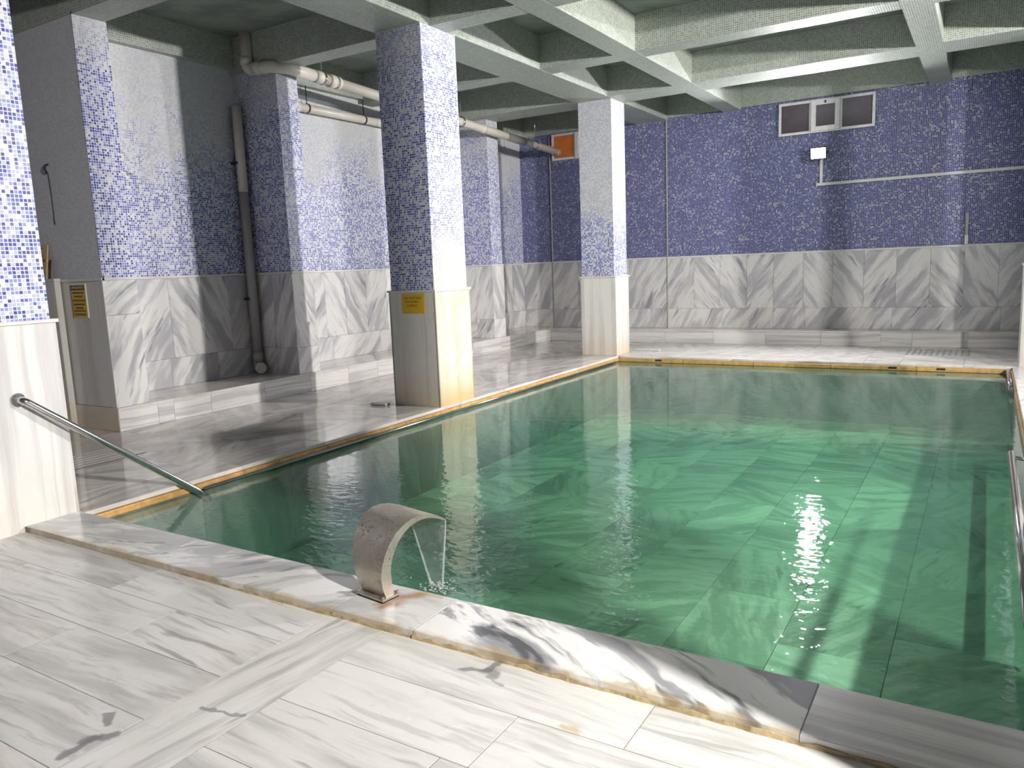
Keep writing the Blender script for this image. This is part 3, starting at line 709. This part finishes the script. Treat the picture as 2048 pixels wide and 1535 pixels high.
for y in (7.55, 10.6, 13.0):
    tube('hanger_rod', [(UX, y, zl(y)+.06), (UX, y, ZS)], .007, 'steel', t, 8)
    tube('hanger_clamp', [(UX, y-.015, zl(y)), (UX, y+.015, zl(y))], .084, 'steel', t)
tube('end_elbow', bend((UX, 13.4, zl(13.4)), (UX, 13.86, 3.672), (UX+.2, 13.90, 3.60), .06, 5), .060, 'pvc_grey', t)
t = thing('wall_pipe', (WL+.1, 9.4, 3.75), 'cream pipe along the upper left wall between two piers', 'pipe')
tube('pipe_run', [(WL+.095, 7.262, 3.755), (WL+.095, 11.56, 3.77)], .058, 'pvc', t)
tube('pipe_coupling', [(WL+.095, 7.75, 3.757), (WL+.095, 7.90, 3.758)], .068, 'pvc', t)
tube('pipe_coupling', [(WL+.095, 9.45, 3.762), (WL+.095, 9.75, 3.763)], .062, 'pvc', t)
for y in (8.05, 9.2): 
    tube('hanger_clamp', [(WL+.095, y-.012, 3.76), (WL+.095, y+.012, 3.76)], .066, 'dark_metal', t)
    tube('hanger_rod', [(WL+.095, y, 3.81), (WL+.095, y, 4.055)], .006, 'dark_metal', t, 8)
VX, VY = WL+.115, 6.82
t = thing('downpipe', (VX, VY, BZ), 'upright grey and cream downpipe in the corner beside the pier', 'pipe')
tube('upper_pipe', [(VX, VY, 2.56), (VX, VY, 3.60)], .060, 'pvc', t)
tube('lower_pipe', [(VX, VY, .42), (VX, VY, 2.57)], .0585, 'pvc_grey', t)
tube('pipe_collar', [(VX, VY, .40), (VX, VY, .52)], .068, 'pvc_grey', t)
tube('end_elbow', bend((VX, VY, .5), (VX, VY, .325), (VX+.2, VY-.12, .325), .07) + [Vector((VX+.10, VY-.06, .325))], .064, 'pvc_grey', t)
dd = Vector((.2, -.12, 0)).normalized()
tube('end_cap', [Vector((VX, VY, .325))+dd*.11, Vector((VX, VY, .325))+dd*.135], .072, 'pvc', t, 20)
for z in (1.2, 2.9): boxes('pipe_clip', [(WL+.001, VX+.01, VY-.066, VY+.066, z, z+.03)], 'dark_metal', t)

# ------------------------------------------------------------------ rails
t = thing('handrail', (-5.10, 2.42, .80), 'steel handrail sloping from the front pillar down into the pool', 'handrail')
A, B = Vector((-5.04, 2.425, .80)), Vector((-4.955, 3.50, -.06))
tube('flange', [(-5.10, 2.42, .80), (-5.088, 2.42, .80)], .042, 'steel', t, 24)
tube('flange_ring', [(-5.088, 2.42, .80), (-5.076, 2.42, .80)], .030, 'steel', t, 24)
tube('sloping_bar', [(-5.09, 2.42, .80)] + bend((-5.09, 2.42, .80), (-5.045, 2.425, .80), B, .03, 4) + [A.lerp(B, .5), B, B+Vector((.008, .10, -.09))], .024, 'steel', t)
def edge_rail(label, x, y0, y1, z, wall, r=.021):
    t = thing('edge_rail', (x, y0, z), label, 'rail', 'steel rails along the pool edges')
    tube('bar', [(x, y0, z), (x, y1, z)], r, 'steel', t)
    n = max(2, int((y1-y0)/1.6)+1)
    for k in range(n):
        y = y0+.1+(y1-y0-.2)*k/(n-1)
        tube('mount', [(x, y, z), (wall, y, z-.015)], r*.55, 'steel', t, 10)
edge_rail('long steel rail along the left pool edge', -4.972, 3.57, 11.22, -.066, PXL+.0, .014)
edge_rail('steel rail along the near right pool edge', .205, 3.10, 6.25, .075, PXR-.005, .025)
edge_rail('short steel rail at the far right pool corner', .285, 9.75, 11.40, -.035, PXR-.005, .024)

# ------------------------------------------------------------------ spout
t = thing('water_spout', (-2.36, 2.545, 0), 'curved steel water spout standing on the near coping', 'fountain')
outer = [(2.530, .020), (2.510, .075), (2.507, .130), (2.518, .175), (2.543, .222), (2.578, .262), (2.625, .298), (2.685, .321), (2.750, .331), (2.815, .328), (2.880, .313), (2.950, .285), (3.012, .248)]
inner = [(2.592, .020), (2.577, .075), (2.574, .130), (2.586, .180), (2.608, .217), (2.640, .252), (2.680, .280), (2.730, .298), (2.785, .306), (2.840, .303), (2.890, .292), (2.950, .269), (3.009, .243)]
n = len(outer)
V, Fc = [], []
NW = 6
for i in range(n):
    f = i/(n-1); fl_ = min(1, f*1.6)
    for (yy, zz) in (outer[i], inner[i]):
        for k in range(NW+1):
            s_ = k/NW
            x = -2.283 + (-2.440-.15*fl_+2.283)*s_
            V.append((x, yy+s_*(.022+.040*fl_), zz))
row = NW+1
def idx(i, side, k): return i*2*row+side*row+k
for i in range(n-1):
    for k in range(NW):
        Fc.append((idx(i, 0, k), idx(i, 0, k+1), idx(i+1, 0, k+1), idx(i+1, 0, k)))
        Fc.append((idx(i, 1, k+1), idx(i, 1, k), idx(i+1, 1, k), idx(i+1, 1, k+1)))
    Fc.append((idx(i, 0, 0), idx(i+1, 0, 0), idx(i+1, 1, 0), idx(i, 1, 0)))
    Fc.append((idx(i, 1, NW), idx(i+1, 1, NW), idx(i+1, 0, NW), idx(i, 0, NW)))
for k in range(NW):
    Fc.append((idx(0, 1, k), idx(0, 1, k+1), idx(0, 0, k+1), idx(0, 0, k)))
    Fc.append((idx(n-1, 0, k), idx(n-1, 0, k+1), idx(n-1, 1, k+1), idx(n-1, 1, k)))
me = bpy.data.meshes.new('blade'); me.from_pydata(V, [], Fc)
for f in me.polygons: f.use_smooth = True
bl = link('blade', me, 'spout', t)
md = bl.modifiers.new('edges', 'EDGE_SPLIT'); md.split_angle = math.radians(40)
Rb = Matrix.Translation((-2.362, 2.568, 0)) @ Matrix.Rotation(math.radians(-8), 4, 'Z')
def rbox(nm, b, mat, bev=0.002):
    bm = bmesh.new(); add_box(bm, *b, bev=bev); return link(nm, mesh_of(bm), mat, t, None, Rb)
rbox('base_plate', (-.098, .092, -.055, .055, .010, .020), 'spout')
rbox('gasket', (-.09, .085, -.05, .05, .0005, .011), 'black', 0)
for x, y in ((-.088, -.044), (.082, -.044), (.082, .044), (-.088, .044)):
    bm = bmesh.new(); bmesh.ops.create_cone(bm, cap_ends=True, segments=6, radius1=.008, radius2=.008, depth=.012, matrix=Matrix.Translation((x, y, .025)))
    link('bolt', mesh_of(bm), 'spout', t, None, Rb)
# falling water
t = thing('falling_water', (-2.29, 2.93, WATER), 'thin clear sheet of water falling from the spout into the pool', 'water')
tr_, tl_ = Vector((-2.287, 3.016, .240)), Vector((-2.585, 3.075, .240))
br_, bl_ = Vector((-2.262, 2.925, WATER+.002)), Vector((-2.318, 2.915, WATER+.002))
bm = bmesh.new(); g = []
for i in range(13):
    f = i/12; a = tr_.lerp(br_, f); b = tl_.lerp(bl_, f)
    pass
    g.append([bm.verts.new(a.lerp(b, k/6)+Vector((0, rnd(-.002, .002), 0))) for k in range(7)])
for i in range(12):
    for k in range(6): bm.faces.new((g[i][k], g[i][k+1], g[i+1][k+1], g[i+1][k]))
sh = link('water_sheet', mesh_of(bm, smooth=True), 'sheet', t)
sd = sh.modifiers.new('thickness', 'SOLIDIFY'); sd.thickness = .003
for nm, p, q in (('edge_stream', tr_, br_), ('edge_stream', tl_, bl_)):
    tube(nm, [p.lerp(q, i/8)+Vector((rnd(-.001, .001), 0, 0)) for i in range(9)], [.0035+.003*i/8 for i in range(9)], 'rope', t, 8)
bm = bmesh.new()
for k in range(150):
    a = rnd(0, 2*PI); r = abs(random.gauss(0, .06))
    c = Vector((-2.285+r*math.cos(a)*1.2, 2.92+r*math.sin(a), WATER+abs(random.gauss(0, .012))*math.exp(-r*8)))
    bmesh.ops.create_icosphere(bm, subdivisions=1, radius=rnd(.0015, .0055), matrix=Matrix.Translation(c) @ Matrix.Diagonal((rnd(1, 2.2), rnd(1, 1.6), .6, 1)))
o = link('splash', mesh_of(bm, smooth=True), 'foam', t); tag(o, kind='stuff')

# ------------------------------------------------------------------ signs
t = thing('wall_sign', (-5.33, 6.665, 1.03), 'bright yellow square sign on the pillar at the pool edge', 'sign')
boxes('plate', [(-5.485, -5.182, 6.655, 6.669, 1.032, 1.240)], 'yellow', t, bev=.003)
for body, sz, z, xs in (('HAL TUVETTENE', .034, 1.197, .92), ('ŞULLANINDA', .032, 1.158, .95), ('LASIRAA', .036, 1.116, 1.05)):
    text_mesh('lettering', body, sz, 'brown_ink', t, (-5.335 if z > 1.17 else -5.345, 6.6545, z), '-Y', xs=xs)
t = thing('notice_plate', (-7.86, 4.44, 1.16), 'narrow ochre notice plate with dark heading on the grey marble wall', 'sign')
boxes('backing', [(-7.995, -7.725, 4.438, 4.447, 1.150, 1.500)], 'cap', t, bev=.002)
pl_ = boxes('plate', [(-7.985, -7.735, 4.433, 4.439, 1.160, 1.480)], 'ochre_sign', t, bev=.002)
boxes('heading_bar', [(-7.985, -7.735, 4.4308, 4.4335, 1.432, 1.480)], 'wood_dark', pl_)
text_mesh('lettering', 'UMARAMENI', .040, 'pale_ink', pl_, (-7.86, 4.4300, 1.456), '-Y', xs=.95)
for z, a, b in ((1.405, .10, .008), (1.368, .075, .008), (1.333, .11, .004), (1.322, .11, .004), (1.288, .10, .009), (1.252, .07, .009), (1.222, .105, .007), (1.186, .095, .008)):
    boxes('text_line', [(-7.86-a, -7.86+a, 4.4318, 4.4335, z-b, z+b)], 'brown_ink', pl_)
for s_ in (-1, 1): boxes('border', [(-7.86+s_*.122-.003, -7.86+s_*.122+.003, 4.4318, 4.4335, 1.162, 1.432)], 'brown_ink', pl_)
t = thing('leaning_sign', (-8.445, 4.395, 1.556), 'tan sign board leaning on top of the low marble wall', 'sign')
Ls = Matrix.Translation((-8.445, 4.375, 1.556)) @ Matrix.Rotation(math.radians(-9), 4, 'X')
bm = bmesh.new(); add_box(bm, -.22, .150, -.006, .006, 0, .35, bev=.002); link('board', mesh_of(bm), 'tan_sign', t, None, Ls)
for body, sz, x, z in (('T', .10, .03, .285), ('A', .055, .065, .235), ('CYAB', .050, .06, .190), ('1003', .042, .065, .145), ('205', .042, .072, .108), ('SSCB', .046, .075, .062), ('•', .06, .06, .018)):
    o = text_mesh('lettering', body, sz, 'wood_dark', t, (0, 0, 0), '-Y')
    u, v, n_ = DIRS['-Y']
    o.matrix_parent_inverse = Matrix.Identity(4)
    o.matrix_basis = Matrix.Translation((-8.445, 4.395, 1.556)).inverted() @ Ls @ Matrix(((1, 0, 0, x), (0, 0, -1, -.007), (0, 1, 0, z), (0, 0, 0, 1)))
bm = bmesh.new(); add_box(bm, .156, .186, .012, .022, 0, .20); link('dark_strip', mesh_of(bm), 'wood_dark', t, None, Ls)  # thin dark upright strip just past the board's right edge

# ------------------------------------------------------------------ drains and loose pieces
def drain(label, x0, x1, y0, y1, n, along):
    t = thing('drain_grate', ((x0+x1)/2, (y0+y1)/2, .0005), label, 'drain')
    boxes('pit', [(x0, x1, y0, y1, .0005, .002)], 'black', t)
    for k in range(n):
        if along == 'y':
            a = x0+(x1-x0)*k/n; w_ = (x1-x0)/n
            boxes('slat', [(a+w_*.14, a+w_*.86, y0+.004, y1-.004, .001, .005)], 'marble_deck', t, color=rc(90, .4, .05, 1.15))
        else:
            a = y0+(y1-y0)*k/n; w_ = (y1-y0)/n
            boxes('slat', [(x0+.004, x1-.004, a+w_*.14, a+w_*.86, .001, .005)], 'marble_deck', t, color=rc(0, .4, .05, 1.15))
drain('slotted marble drain in the left deck behind the handrail', -6.82, -6.28, 3.15, 3.98, 6, 'y')
random.seed(5)
t = thing('drain_grate', (-.6, 12.85, .0), 'slotted marble drain in the back deck near the right corner', 'drain')
for k in range(11):
    a = -.98+k*.078
    boxes('slot', [(a+.02, a+.052, 12.45+.03*(k % 3), 13.25-.04*(k % 2), .0012, .003)], 'pvc_grey', t)
boxes('rim', [(-1.0, -.1, 12.36, 12.40, .001, .004)], 'cap', t); boxes('rim', [(-1.0, -.1, 13.30, 13.34, .001, .004)], 'cap', t)
o = boxes('marble_offcut', [(-5.92, -5.70, 6.52, 6.60, .003, .028), ], 'cap', bev=.004); tag(o, 'pale marble offcut lying at the foot of the pillar with the sign', 'offcut')
o = boxes('marble_offcut', [(-5.05, -4.62, 12.22, 12.30, .003, .024)], 'cap', bev=.004); tag(o, 'pale marble strip lying on the back deck behind the far left pillar', 'offcut')
t = thing('wall_hook', (-8.16, 4.46, 2.64), 'small black hook with hanging wire on the grey mosaic end wall', 'hook')
tube('hook', [(-8.16, 4.46, 2.70), (-8.16, 4.43, 2.69), (-8.155, 4.42, 2.65), (-8.16, 4.44, 2.61)], .010, 'black', t, 8)
tube('wire', [(-8.16, 4.45, 2.61), (-8.15, 4.452, 2.4), (-8.155, 4.452, 2.1)], .003, 'dark_metal', t, 6)
t = thing('cable_outlet', (WL, 5.36, 2.68), 'tiny dark cable outlet on the lit left wall', 'outlet')
boxes('plate', [(WL-.002, WL+.012, 5.335, 5.385, 2.660, 2.700)], 'pvc_grey', t, bev=.003)
boxes('hole', [(WL+.010, WL+.014, 5.348, 5.358, 2.672, 2.688), (WL+.010, WL+.014, 5.364, 5.374, 2.672, 2.688)], 'black', t)
